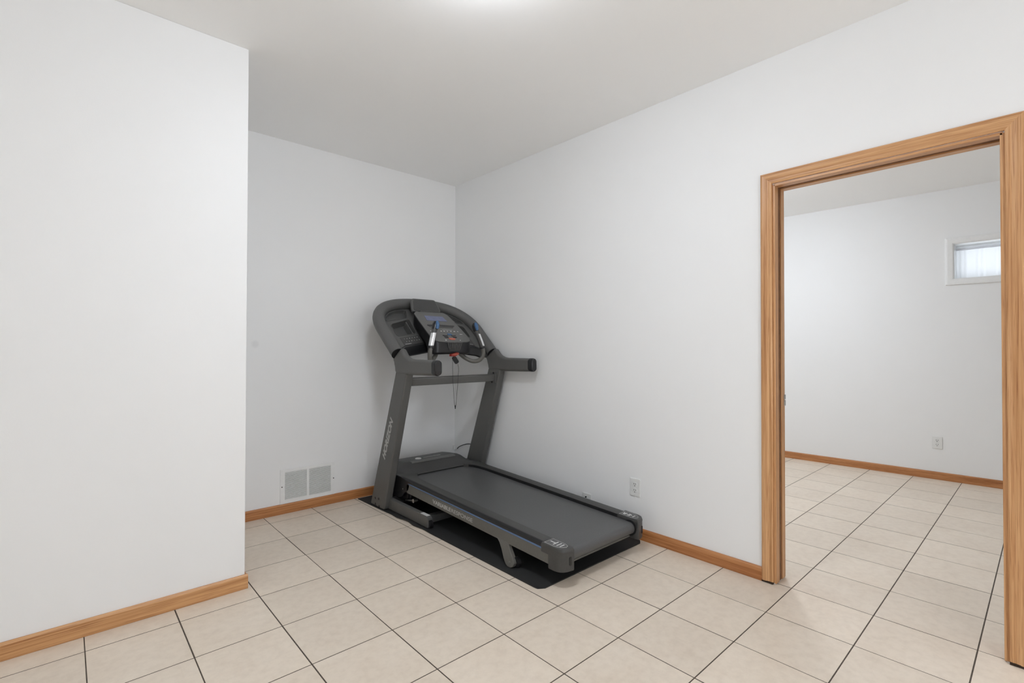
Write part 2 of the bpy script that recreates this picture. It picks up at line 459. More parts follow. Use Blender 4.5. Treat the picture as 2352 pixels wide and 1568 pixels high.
# ------------------------------------------------------------------ return air grille
vx0, vx1, vz0, vz1 = -1.543, -1.145, .0705, .3185
ven = tag(empty('return_air_grille', ((vx0+vx1)/2, 0, vz0)), 'white louvred return air grille low on the wall beside the treadmill', 'vent')
gx = [(-1.511, -1.354), (-1.338, -1.173)]
gz0, gz1 = .098, .2965
def ring_faces():
    mb = MB()
    y1 = -.006
    mb.box(vx0, gx[0][0], y1, 0, vz0, vz1).box(gx[1][1], vx1, y1, 0, vz0, vz1)
    mb.box(gx[0][0], gx[1][1], y1, 0, vz0, gz0).box(gx[0][0], gx[1][1], y1, 0, gz1, vz1)
    mb.box(gx[0][1], gx[1][0], y1, 0, gz0, gz1)
    return mb
ring_faces().build('frame', M['wmetal'], ven, smooth=False)
MB().box(gx[0][0], gx[1][1], -.0012, 0, gz0, gz1).build('backing', M['duct'], ven, smooth=False, label='dark duct behind the louvres')
NS = 27
for a, c in gx:
    mb = MB()
    for k in range(NS):
        z = gz0+(gz1-gz0)*(k+.5)/NS
        h = (gz1-gz0)/NS
        mb.loft([[(x, -.0058, z-h*.38), (x, -.0015, z+h*.20), (x, -.0015, z+h*.32), (x, -.0058, z-h*.10+.0012)] for x in (a, c)])
    mb.build('louvre_panel', M['wmetal'], ven, smooth=False)
for x in (-1.531, -1.152):
    MB().cyl((x, -.0068, .194), 'y', .0042, .0016, 12).build('screw', M['slot'], ven, label='dark screw head')

# ------------------------------------------------------------------ outlets
def outlet(loc, rotz, label, grp, w=.074, h=.112):
    t = tag(empty('wall_outlet', loc), label, 'outlet', grp)
    t.rotation_euler = (0, 0, rotz)
    # local: plate in the x-z plane, front towards -y
    def part(mb, name, mat, parent, **k):
        o = mb.build(name, mat, None, **k); o.parent = parent; return o
    pl = part(MB().box(-w/2, w/2, -.0055, 0, -h/2, h/2), 'cover_plate', M['wplastic'], t, bevel=.0025)
    for zc in (.0195, -.0195):
        poly = []
        for k in range(24):
            a = 2*PI*k/24
            poly.append((.0172*math.cos(a), max(-.0135, min(.0135, .0172*math.sin(a)))+zc))
        r = part(MB().prism(poly, 'y', -.0072, -.005), 'receptacle', M['wplastic'], t, bevel=.0006)
        for sx, sh in ((-.0064, .0095), (.0064, .0080)):
            part(MB().box(sx-.0014, sx+.0014, -.0076, -.0068, zc+.0035-sh/2, zc+.0035+sh/2), 'slot', M['slot'], r, smooth=False)
        part(MB().cyl((0, -.0072, zc-.0085), 'y', .0030, .0010, 12), 'ground_hole', M['slot'], r)
    part(MB().cyl((0, -.0058, 0), 'y', .003, .0012, 12), 'screw', M['wplastic'], t)
    return t
outlet((0, -1.968, .3185), -PI/2, 'white duplex outlet on the right wall above the oak baseboard, past the treadmill', 'duplex wall outlets')
ym = -3.046
outlet((farx(ym), ym, .3385), -PI/2, 'white duplex outlet on the far wall of the next room', 'duplex wall outlets')
cx = tag(empty('cable_jack_plate', (0, -1.577, .14)), 'white cable jack wall plate half hidden behind the treadmill deck', 'wall plate')
MB().box(-.0055, 0, -1.614, -1.540, .083, .195).build('cover_plate', M['wplastic'], cx, bevel=.0025)
MB().cyl((-.009, -1.5725, .170), 'x', .0045, .010, 12).build('cable_jack', M['black'], cx)

# ------------------------------------------------------------------ ceiling lamps (just out of frame)
def dome(name, c, label, mat, r=.17):
    t = tag(empty(name, c), label, 'ceiling lamp')
    MB().lathe([(0, 0), (r+.012, 0), (r+.012, -.018), (r-.004, -.022), (0, -.022)], c).build('lamp_base', M['wmetal'], t)
    pr = [(r*math.cos(a), -.022-.085*math.sin(a)) for a in [PI/2*k/10 for k in range(11)]]
    MB().lathe(pr, c).build('glass_shade', mat, t, angle=60)
dome('ceiling_lamp', (-1.62, -2.42, H), 'round glass ceiling lamp above the open floor', M['dome'])
dome('ceiling_lamp', (1.6, -1.9, HF), 'round glass ceiling lamp of the next room', M['dome2'])
gl = tag(empty('fill_globe', (-2.1, -5.3, 0)), 'added globe fill light on a stand, unseen behind the viewer', 'lamp')  # invented fill light, added to brighten the ceiling and alcove
MB().lathe([(0, 0), (.15, 0), (.15, .02), (.03, .035), (0, .035)], (-2.1, -5.3, 0)).build('base', M['wmetal'], gl)
MB().cyl((-2.1, -5.3, .45), 'z', .014, .86).build('pole', M['wmetal'], gl)
MB().lathe([(.2*math.sin(PI*k/24), 1.06-.2*math.cos(PI*k/24)) for k in range(25)], (-2.1, -5.3, 0)).build('fill_globe_shade', M['globe'], gl, angle=60)

# ------------------------------------------------------------------ exercise mat
def mat_mesh():
    mb = MB(); nx, ny = 46, 90; th = .006
    def P(u, v):
        # corners: back-left (-.968,-.041) front-left (-.944,-2.045) front-right (-.028,-2.037) back-right (-.028,-.035)
        y = -.040+(-2.044+.040)*v
        xl = -.968+.028*min(1, v*2.2)-.006*max(0, v-.5)
        wv = math.exp(-((v-.36)/.10)**2)
        xl += .007*wv*math.sin(v*55+.6)
        x = xl+(-.027-xl)*u
        # rounded corners
        return x, y, wv
    top = []
    R = .035
    for j in range(ny+1):
        row = []
        for i in range(nx+1):
            u, v = i/nx, j/ny
            x, y, wv = P(u, v)
            z = th+.010*wv*max(0, 1-u*30)*(.5+.5*math.sin(v*55+2.0))
            # corner rounding at the front edge
            xl = P(0, v)[0]; xr = P(1, v)[0]
            dv = y-(-2.044)
            if dv < R:
                s_ = R-math.sqrt(max(0, R*R-(R-dv)**2))
                x = (xl+s_)+(xr-s_-(xl+s_))*u
            row.append((x, y, z))
        top.append(row)
    V = [[mb.bm.verts.new(p) for p in r] for r in top]
    B = [[mb.bm.verts.new((p[0], p[1], max(.0005, p[2]-th+.0005))) for p in r] for r in top]
    for j in range(ny):
        for i in range(nx):
            mb.bm.faces.new((V[j][i], V[j+1][i], V[j+1][i+1], V[j][i+1]))
            mb.bm.faces.new((B[j][i], B[j][i+1], B[j+1][i+1], B[j+1][i]))
    for j in range(ny):
        mb.bm.faces.new((V[j][0], B[j][0], B[j+1][0], V[j+1][0])); mb.bm.faces.new((V[j][nx], V[j+1][nx], B[j+1][nx], B[j][nx]))
    for i in range(nx):
        mb.bm.faces.new((V[0][i], V[0][i+1], B[0][i+1], B[0][i])); mb.bm.faces.new((V[ny][i], B[ny][i], B[ny][i+1], V[ny][i+1]))
    return mb
tag(mat_mesh().build('exercise_mat', M['mat'], angle=50), 'black rubber equipment mat lying under the treadmill', 'mat')

# ------------------------------------------------------------------ treadmill
XC = -.505
T = tag(empty('treadmill', (XC, -1.1, .006)), 'large dark grey treadmill standing in the corner on a black mat', 'treadmill')
def zt(y): return .206+.038*(y+2.0)          # top of the foot rails, falling to the rear
def both(fn):
    for sgn in (-1, 1): fn(sgn)

# --- uprights
def upright(sg):
    poly = [(-.228, .008), (-.440, .008), (-.446, .022), (-.765, 1.045), (-.612, 1.045)]
    x0, x1 = (XC-.450, XC-.388) if sg < 0 else (XC+.407, XC+.468)
    u = MB().prism(poly, 'x', x0, x1).build('upright', M['grey_paint'], T, bevel=.012, segs=3)
    xo = x0 if sg < 0 else x1
    for y, z in ((-.311, .069), (-.366, .075), (-.315, .026), (-.372, .024)):
        MB().lathe([(0, .0045), (.004, .0045), (.008, .003), (.0095, 0)], (0, 0, 0), 14).xform(Matrix.Translation((xo, y, z)) @ Matrix.Rotation(sg*PI/2, 4, 'Y')).build('bolt', M['black_gloss'], u)
    if sg < 0:
        lettering('brand_lettering', 'HORIZON', M['print_grey'], .060, (xo-.0004, -.498, .535), (0, -.372, .928), (0, .928, .372), u, shear=.34, bold=.0026, length=.335, label='light grey lettering')
both(upright)

# --- handrails: horizontal rear grip running into the console frame
def handrail(sg):
    poly = [(-1.105, 1.1262), (-.835, 1.1262), (-.795, 1.130), (-.760, 1.141), (-.732, 1.158), (-.706, 1.183), (-.6845, 1.2045),
            (-.567, 1.130), (-.585, 1.098), (-.598, 1.060), (-.606, 1.022), (-.775, 1.018), (-1.105, 1.025)]
    x0, x1 = sorted((XC+sg*.4050, XC+sg*.4560))
    h = MB().prism(poly, 'x', x0, x1).build('handrail', M['grey_paint'], T, bevel=.021, segs=5, angle=50)
    xm = (x0+x1)/2
    sec = []
    def ov(y, k):
        out = []
        hw, hh = .0270*k, .0515*k
        for q in range(24):
            a = 2*PI*q/24
            cx_, cz_ = math.cos(a), math.sin(a)
            out.append((xm+hw*cx_, y, 1.0757+(hh-hw)*(1 if cz_ > 0 else -1)+hw*cz_))
        return out
    MB().loft([ov(-1.084, 1.0), ov(-1.118, 1.0), ov(-1.127, .93), ov(-1.130, .80)]).build('end_cap', M['black_gloss'], h, label='black rubber end cap')
both(handrail)

# --- arched console frame (foam-covered tube in an inclined plane)
A41 = math.radians(41)
def F(xr, s_, n=0.0):
    return (XC-.004+xr, -.626+s_*math.cos(A41)-n*math.sin(A41), 1.167+s_*math.sin(A41)+n*math.cos(A41))
half = [(.440, -.004), (.443, .08), (.447, .18), (.450, .29), (.440, .375), (.407, .455), (.345, .525), (.25, .576), (.13, .603)]
cl = [F(-x, s_) for x, s_ in half]+[F(0, .611)]+[F(x, s_) for x, s_ in half[::-1]]
MB().tube(catmull(cl, 5), .0455, 20, up=(0, -math.sin(A41), math.cos(A41))).build('console_frame', M['foam'], T, angle=60)
for sg in (-1, 1):
    MB().tube([F(sg*.440, -.0065), F(sg*.440, -.002)], .0465, 20).build('sleeve_ring', M['black'], T, label='black ring where the foam sleeve starts')

# --- tray with pockets
def plate_with_holes(outer, holes, th, depth_mat):
    mb = MB(); bm = mb.bm
    def ring(pts, n): return [bm.verts.new(F(x, s_, n)) for x, s_ in pts]
    O = ring(outer, -.02); edges = []
    def loop_edges(r): return [bm.edges.new((r[i], r[(i+1) % len(r)])) for i in range(len(r))]
    edges += loop_edges(O)
    hs = []
    for pts, dep, ins in holes:
        r = ring(pts, -.02); edges += loop_edges(r); hs.append((r, pts, dep, ins))
    bmesh.ops.triangle_fill(bm, use_beauty=True, use_dissolve=False, edges=edges, normal=(0, -math.sin(A41), math.cos(A41)))
    for r, pts, dep, ins in hs:
        cxx = sum(p[0] for p in pts)/len(pts); cs = sum(p[1] for p in pts)/len(pts)
        q = ring([(x+(cxx-x)*ins, s_+(cs-s_)*ins) for x, s_ in pts], -.02-dep)
        n = len(r)
        for i in range(n): bm.faces.new((r[i], r[(i+1) % n], q[(i+1) % n], q[i]))
        bm.faces.new(q)
    L = ring(outer, -.02-th); n = len(O)
    for i in range(n): bm.faces.new((O[i], L[i], L[(i+1) % n], O[(i+1) % n]))
    bm.faces.new(L)
    return mb
def rounded(pts, r=.018, k=4):
    out = []; n = len(pts)
    for i in range(n):
        p0, p1, p2 = Vector(pts[i-1]), Vector(pts[i]), Vector(pts[(i+1) % n])
        a = (p0-p1); c = (p2-p1); rr = min(r, a.length*.45, c.length*.45)
        a = p1+a.normalized()*rr; c = p1+c.normalized()*rr
        for j in range(k+1):
            t = j/k
            q = a*(1-t)**2+p1*2*t*(1-t)+c*t*t; out.append((q.x, q.y))
    return out
def mir(pts): return [(-x, s_) for x, s_ in pts][::-1]
topP = rounded([(-.372, .389), (-.163, .443), (-.127, .545), (-.221, .540), (-.308, .492), (-.360, .440)], .022)
bot = rounded([(-.349, .352), (-.150, .428), (-.161, .248), (-.346, .209)], .028)
hw = [(.43, .02), (.43, .29), (.42, .37), (.39, .44), (.33, .51), (.25, .56), (.13, .59)]
outer = [(-x, s_) for x, s_ in hw]+[(x, s_) for x, s_ in hw[::-1]]+[(.375, .055), (.33, .090), (.10, .140), (-.10, .140), (-.33, .090), (-.375, .055)]
tray = plate_with_holes(outer, [(topP, .030, .05), (bot, .058, .06), (mir(topP), .030, .05), (mir(bot), .058, .06)], .060, None).build('console_tray', M['plastic_mid'], T, angle=35)
# raised rims, divider ribs and button pads
def rim(pts, name='pocket_rim', r=.0030):
    MB().tube([F(x, s_, -.018) for x, s_ in pts], r, 8, closed=True, up=(0, -math.sin(A41), math.cos(A41))).build(name, M['plastic_mid'], tray)
for P_ in (topP, bot, mir(topP), mir(bot)): rim(P_)
for sg in (-1, 1):
    MB().loft([[F(sg*.192-.0035, s_, n) for s_, n in ((.245, -.022), (.395, -.022), (.390, -.077), (.25, -.077))], [F(sg*.192+.0035, s_, n) for s_, n in ((.245, -.022), (.395, -.022), (.390, -.077), (.25, -.077))]]).build('pocket_divider', M['plastic_mid'], tray, smooth=False)
    pad = [(-.334, .192), (-.128, .236), (-.110, .150), (-.330, .104)]
    if sg > 0: pad = mir(pad)
    MB().loft([[F(x, s_, -.0215) for x, s_ in pad], [F(x, s_, -.0175) for x, s_ in pad]]).build('button_pad', M['plastic'], tray, bevel=.0015)
    mb = MB()
    for r_ in range(2):
        for c_ in range(6):
            mb = MB()
            u = (c_+.7)/7; x = -.318+.17*u+.006*r_; s_ = .175-.030*r_+u*.036
            x *= -sg; 
            p = F(x, s_, -.0172); e = .0018+.0008*((c_*7+r_*3) % 3)/2
            mb.loft([[F(x+dx*e, s_+ds*e, n) for dx, ds in ((-1, -1), (1, -1), (1, 1), (-1, 1))] for n in (-.0180, -.0168)])
            mb.build('key_symbol', M['lens'], tray, smooth=False)
    mb = MB()
    mb.loft([[F(-sg*x, s_, n) for x, s_ in ((-.318, .117), (-.262, .128), (-.262, .1305), (-.318, .1195))] for n in (-.0180, -.0168)])
    mb.build('caption_line', M['lens'], tray, smooth=False)
# front lip of the tray
MB().loft([[F(x, s_-.052, -.064), F(x, s_-.050, -.078), F(x, s_+.02, -.085), F(x, s_+.02, -.0205), F(x, s_+.002, -.0195), F(x, s_-.012, -.025)] for x, s_ in ((-.385, .060), (-.33, .092), (-.22, .115), (-.10, .142), (0, .150), (.10, .142), (.22, .115), (.33, .092), (.385, .060))]).build('tray_lip', M['black'], tray, angle=40)

# --- console pod
TH = math.atan2(.244, .348)
DN = Vector((0, -math.cos(TH), -math.sin(TH))); NN = Vector((0, -math.sin(TH), math.cos(TH))); P0 = Vector((XC, -.348, 1.496))
def K(x, t, n=0.0): return tuple(P0+Vector((x, 0, 0))+DN*t+NN*n)
faceh = [(.128, .0), (.142, .010), (.161, .030), (.170, .12), (.175, .24), (.1765, .275), (.177, .305), (.1775, .345), (.174, .385), (.160, .412), (.135, .425), (.07, .432)]
face = [(x, t) for x, t in faceh]+[(-x, t) for x, t in faceh[::-1]]
def pod():
    mb = MB()
    top = [K(x, t, -.004) for x, t in face]
    def low(p, t, k, dz):
        return (XC+(p[0]-XC)*k, p[1]+(.0 if t < .3 else .0), p[2]-dz)
    r1 = [(p[0], p[1], p[2]-.012) for p in top]
    def deep(p):
        f = max(0, min(1, (-.565-p[1])/.05)); return f*f*(3-2*f)
    r2 = [(p[0], p[1], (p[2]-.085)*(1-deep(p))+1.168*deep(p)) for p in top]
    r3 = [(XC+(p[0]-XC)*.90, p[1]+.016, (p[2]-.098)*(1-deep(p))+1.155*deep(p)) for p in top]
    mb.loft([r3, r2, r1, top]); return mb
con = pod().build('console', M['black'], T, bevel=.006, segs=2, angle=40)
MB().loft([[K(x*.985, t*.99+.002, n) for x, t in face] for n in (-.006, .0)]).build('faceplate', M['plastic_pale'], con, bevel=.002, angle=40)
def kpoly(pts, name, mat, n0=-.001, n1=.0012, bevel=.0, label=None):
    return MB().loft([[K(x, t, n) for x, t in pts] for n in (n0, n1)]).build(name, mat, con, bevel=bevel, smooth=bool(bevel), label=label)
kpoly([(-.083, .062), (.090, .066), (.097, .137), (-.092, .131)], 'display_screen', M['screen'], label='blue-tinted LCD screen')
kpoly(rounded([(-.130, .196), (0, .190), (.137, .198), (.105, .223), (0, .221), (-.118, .219)], .010), 'media_slot', M['black'])
kpoly(rounded([(-.118, .221), (.103, .225), (.098, .232), (-.110, .228)], .004), 'slot_edge', M['plastic_mid'], n1=.004)
for i, x in enumerate((-.137, -.042, -.014, .016, .049, .082, .115)):
    w_ = .0045+.0015*(i % 3); h_ = .0028
    kpoly([(x-w_, .283-h_), (x+w_*.6, .281-h_), (x+w_, .285+h_*.4), (x-w_*.3, .284+h_)], 'key_symbol', M['lens'], label='white key symbol')
kpoly([(.112, .319), (.138, .320), (.138, .324), (.112, .323)], 'key_symbol', M['lens'])
kpoly([(-.072, .401), (-.058, .403), (-.060, .410), (-.070, .409)], 'key_symbol', M['lens'])
kpoly([(.065, .401), (.071, .403), (.070, .410), (.064, .409)], 'key_symbol', M['lens'])
kpoly([(-.02, .262), (.07, .265), (.07, .268), (-.02, .265)], 'caption_line', M['print_grey'])
for sg in (-1, 1):
    kpoly(rounded([(sg*.060, .338), (sg*.016, .345), (sg*.018, .352), (sg*.060, .347)], .003), 'speed_key', M['black'], n1=.003)
    kpoly(rounded([(sg*.058, .358), (sg*.020, .362), (sg*.026, .378), (sg*.054, .374)], .005), 'speed_key', M['black'], n1=.003)
kpoly(rounded([(-.008, .318), (.026, .320), (.030, .340), (-.006, .338)], .006), 'mode_dial', M['blue_btn'], n1=.004)
kpoly(rounded([(-.030, .378), (.032, .381), (.024, .403), (-.020, .401)], .008), 'start_button', M['orange'], n1=.004, bevel=.001, label='orange start button')
# fan grille on the front face
yg = P0.y+DN.y*.432-.0015
gp = [(-.066, 1.2435), (.066, 1.2435), (.043, 1.188), (-.050, 1.188)]
g = MB()
def gx_at(z):
    f = (1.2435-z)/.0555; return -.066+.016*f, .066-.023*f
for k in range(6):
    z = 1.2435-.0111*k; a, c = gx_at(z)
    g.box(XC+a, XC+c, yg-.004, yg+.002, z-.0013, z+.0013)
for k in range(8):
    f = k/7
    a0, c0 = gx_at(1.2435); a1, c1 = gx_at(1.188)
    xa = XC+a0+(c0-a0)*f; xb = XC+a1+(c1-a1)*f
    g.loft([[(xa-.0011, yy, 1.2435), (xa+.0011, yy, 1.2435), (xb+.0011, yy, 1.188), (xb-.0011, yy, 1.188)] for yy in (yg-.004, yg+.002)])
g.build('fan_grille', M['plastic_pale'], con, smooth=False)

# --- device holder above the console
A59 = math.atan2(.101, .060)
D59 = Vector((0, -math.cos(A59), -math.sin(A59))); N59 = Vector((0, -math.sin(A59), math.cos(A59))); P59 = Vector((XC, -.253, 1.606))
def Dv(x, t, n=0): return tuple(P59+Vector((x, 0, 0))+D59*t+N59*n)
ho = rounded([(-.117, -.003), (.117, -.003), (.140, .122), (-.145, .128)], .028, 5)
hol = MB().loft([[Dv(x, t, n) for x, t in ho] for n in (-.022, 0)]).build('device_holder', M['plastic_mid'], T, bevel=.005, angle=40)
hi = rounded([(-.100, .009), (.105, .010), (.124, .114), (-.124, .118)], .022, 5)
MB().loft([[Dv(x, t, n) for x, t in hi] for n in (-.001, .0025)]).build('rubber_pad', M['plastic'], hol, bevel=.001, angle=40)
MB().box(XC-.09, XC+.09, -.352, -.288, 1.462, 1.506).build('holder_bracket', M['plastic'], hol, bevel=.006)

# --- pulse grips
def grip(sg):
    P = [(.105, -.612, 1.172), (.120, -.622, 1.150), (.152, -.642, 1.122), (.190, -.672, 1.101), (.222, -.708, 1.104), (.243, -.734, 1.131),
         (.2475, -.742, 1.17), (.238, -.740, 1.213)]
    b_ = MB().tube(catmull([(XC+sg*x, y, z) for x, y, z in P], 5), .0165, 14).build('grip_bar', M['grey_rail'], T, angle=60)
    Q = [(.239, -.7405, 1.207), (.222, -.733, 1.262), (.203, -.7235, 1.315), (.192, -.719, 1.345)]
    MB().tube(catmull([(XC+sg*x, y, z) for x, y, z in Q], 4), [.0205]*12+[.0205], 16).build('grip_sleeve', M['plastic'], b_, angle=60)
    # metal contact plate wrapped on the outer side
    cen = catmull([(XC+sg*x, y, z) for x, y, z in [(.235, -.7388, 1.222), (.222, -.733, 1.262), (.203, -.7235, 1.315)]], 5)
    secs = []
    for i, c in enumerate(cen):
        row_o, row_i = [], []
        for k in range(9):
            a = math.radians(-72+18*k)
            d = Vector((sg*math.cos(a)*(1), -math.sin(a) if False else math.sin(a), 0))
            d = Vector((sg*.80, -.60, 0)).normalized()*math.cos(a)+Vector((sg*.6, .8, 0)).normalized()*math.sin(a)
            row_o.append(tuple(c+d*.0222)); row_i.append(tuple(c+d*.0190))
        secs.append(row_o+row_i[::-1])
    MB().loft(secs).build('contact_plate', M['chrome'], b_, angle=50, label='bright metal pulse contact plate')
    MB().tube([(XC+sg*.2405, -.7410, 1.200), (XC+sg*.2370, -.7396, 1.213)], .0235, 16).build('grip_collar', M['black'], b_)
    hd = [(.194, -.720, 1.338), (.187, -.716, 1.360), (.181, -.713, 1.382), (.178, -.712, 1.400)]
    MB().tube([(XC+sg*x, y, z) for x, y, z in hd], [.0210, .0225, .0215, .0135], 16).build('grip_head', M['black_gloss'], b_, angle=70)
    tr = [(.186, -.740, 1.344), (.182, -.741, 1.362), (.179, -.737, 1.382), (.178, -.727, 1.399)]
    MB().tube([(XC+sg*x+.012*(1 if sg > 0 else 1)*0, y, z) for x, y, z in tr], [.010, .0135, .0145, .009], 12).build('control_toggle', M['blue_btn'], b_, angle=70, label='blue toggle on the grip')
both(grip)

# --- safety key and lanyard
key = MB().loft([[(XC+x, y, z) for x, y, z in ((-.048, -.700, 1.158), (.018, -.700, 1.172), (.030, -.700, 1.160), (-.010, -.700, 1.138), (-.050, -.700, 1.140))],
                 [(XC+x, y, z) for x, y, z in ((-.045, -.728, 1.156), (.016, -.728, 1.169), (.027, -.728, 1.158), (-.010, -.728, 1.140), (-.047, -.728, 1.142))]]).build('safety_key', M['red'], T, bevel=.002, label='red safety key with a thin black cord')
MB().box(XC-.035, XC+.014, -.731, -.727, 1.1535, 1.1595).build('key_highlight', M['orange'], key, smooth=False)
MB().loft([[(XC+x, y, z) for x, z in rounded([(-.036, 1.128), (-.008, 1.146), (.030, 1.098), (.000, 1.078)], .014)] for y in (-.722, -.708)]).build('key_fob', M['black'], key, bevel=.002)
cord = catmull([(XC-.028, -.715, 1.125), (XC-.026, -.712, 1.05), (XC-.022, -.712, .95), (XC-.012, -.71, .83), (XC-.004, -.71, .760), (XC+.002, -.71, .752),
                (XC+.006, -.71, .765), (XC+.013, -.71, .83), (XC+.022, -.711, .93), (XC+.027, -.712, 1.00), (XC+.027, -.713, 1.055), (XC+.020, -.714, 1.082)], 6)
MB().tube(cord, .0014, 6).build('lanyard_cord', M['black'], key)
MB().tube([(XC+.000, -.71, .768), (XC+.001, -.71, .742)], .0038, 8).build('lanyard_clip', M['black'], key)

# --- cross bar between the uprights
cb = MB().prism([(-.652, .938), (-.688, .930), (-.702, .986), (-.664, .994)], 'x', XC-.39, XC+.409).build('cross_bar', M['grey_paint'], T, bevel=.008, segs=3)
for sg in (-1, 1):
    if sg < 0: continue
    MB().box(*sorted((XC+sg*(.379 if sg < 0 else .4005), XC+sg*(.388 if sg < 0 else .4075))), -.712, -.646, .918, 1.006).build('bar_flange', M['grey_paint'], cb, bevel=.004)
    for z in (.925, 1.000):
        MB().cyl((XC+sg*(.377 if sg < 0 else .399), -.676+(z-.96)*-.25, z), 'x', .007, .008, 12).build('bolt', M['black_gloss'], cb)

# --- base frame on the mat
def basebar(sg):
    x0, x1 = sorted((XC+sg*.372, XC+sg*.410))
    b_ = MB().prism([(-.300, .010), (-.300, .086), (-.955, .084), (-.975, .072), (-.975, .012), (-.965, .0095)], 'x', x0, x1).build('base_bar', M['grey_paint'], T, bevel=.004)
    MB().cyl(((x0+x1)/2, -.968, .034), 'x', .0275, .024, 24).build('transport_wheel', M['black'], b_)
    MB().box(x0+.006, x1-.006, -.955, -.875, .0825, .0862).build('sticker', M['lens'], b_, smooth=False, label='small white sticker')
both(basebar)
MB().box(XC-.38, XC+.38, -.945, -.895, .026, .076).build('base_crossbar', M['plastic'], T, bevel=.006)
MB().box(XC-.39, XC+.39, -.42, -.36, .026, .086).build('base_crossbar', M['plastic'], T, bevel=.006)
# lift motor hanging under the deck
MB().box(XC-.33, XC-.10, -.62, -.40, .070, .140).build('lift_motor', M['black'], T, bevel=.012)
MB().tube([(XC-.34, -.70, .115), (XC-.33, -.56, .085)], .010, 12).build('gas_strut', M['steel'], T)
MB().cyl((XC-.345, -.705, .118), 'x', .014, .03, 16).build('strut_joint', M['steel'], T)

# --- running belt and deck
BW = .283
def beltprof():
    pts = []
    r = .034
    y_end = -2.078
    zc = lambda y: zt(y)-.022-r
    N = 24
    for k in range(N+1):
        y = -.40+(y_end+.40)*k/N; pts.append((y, zt(y)-.022))
    for k in range(1, 13):
        a = PI/2+PI*k/12; pts.append((y_end+r*math.cos(a), zc(y_end)+r*math.sin(a)))
    for k in range(N+1):
        y = y_end+( -.40-y_end)*k/N
        pts.append((y, zt(y)-.022-2*r))
    return pts
bp = beltprof()
MB().loft([[(XC-BW, y, z) for y, z in bp], [(XC+BW, y, z) for y, z in bp]], closed=True, cap=True).build('running_belt', M['belt'], T, angle=40)
MB().tube([(XC-.29, -2.070, .098), (XC+.29, -2.070, .098)], .007, 10).build('rear_crossbar', M['grey_rail'], T)

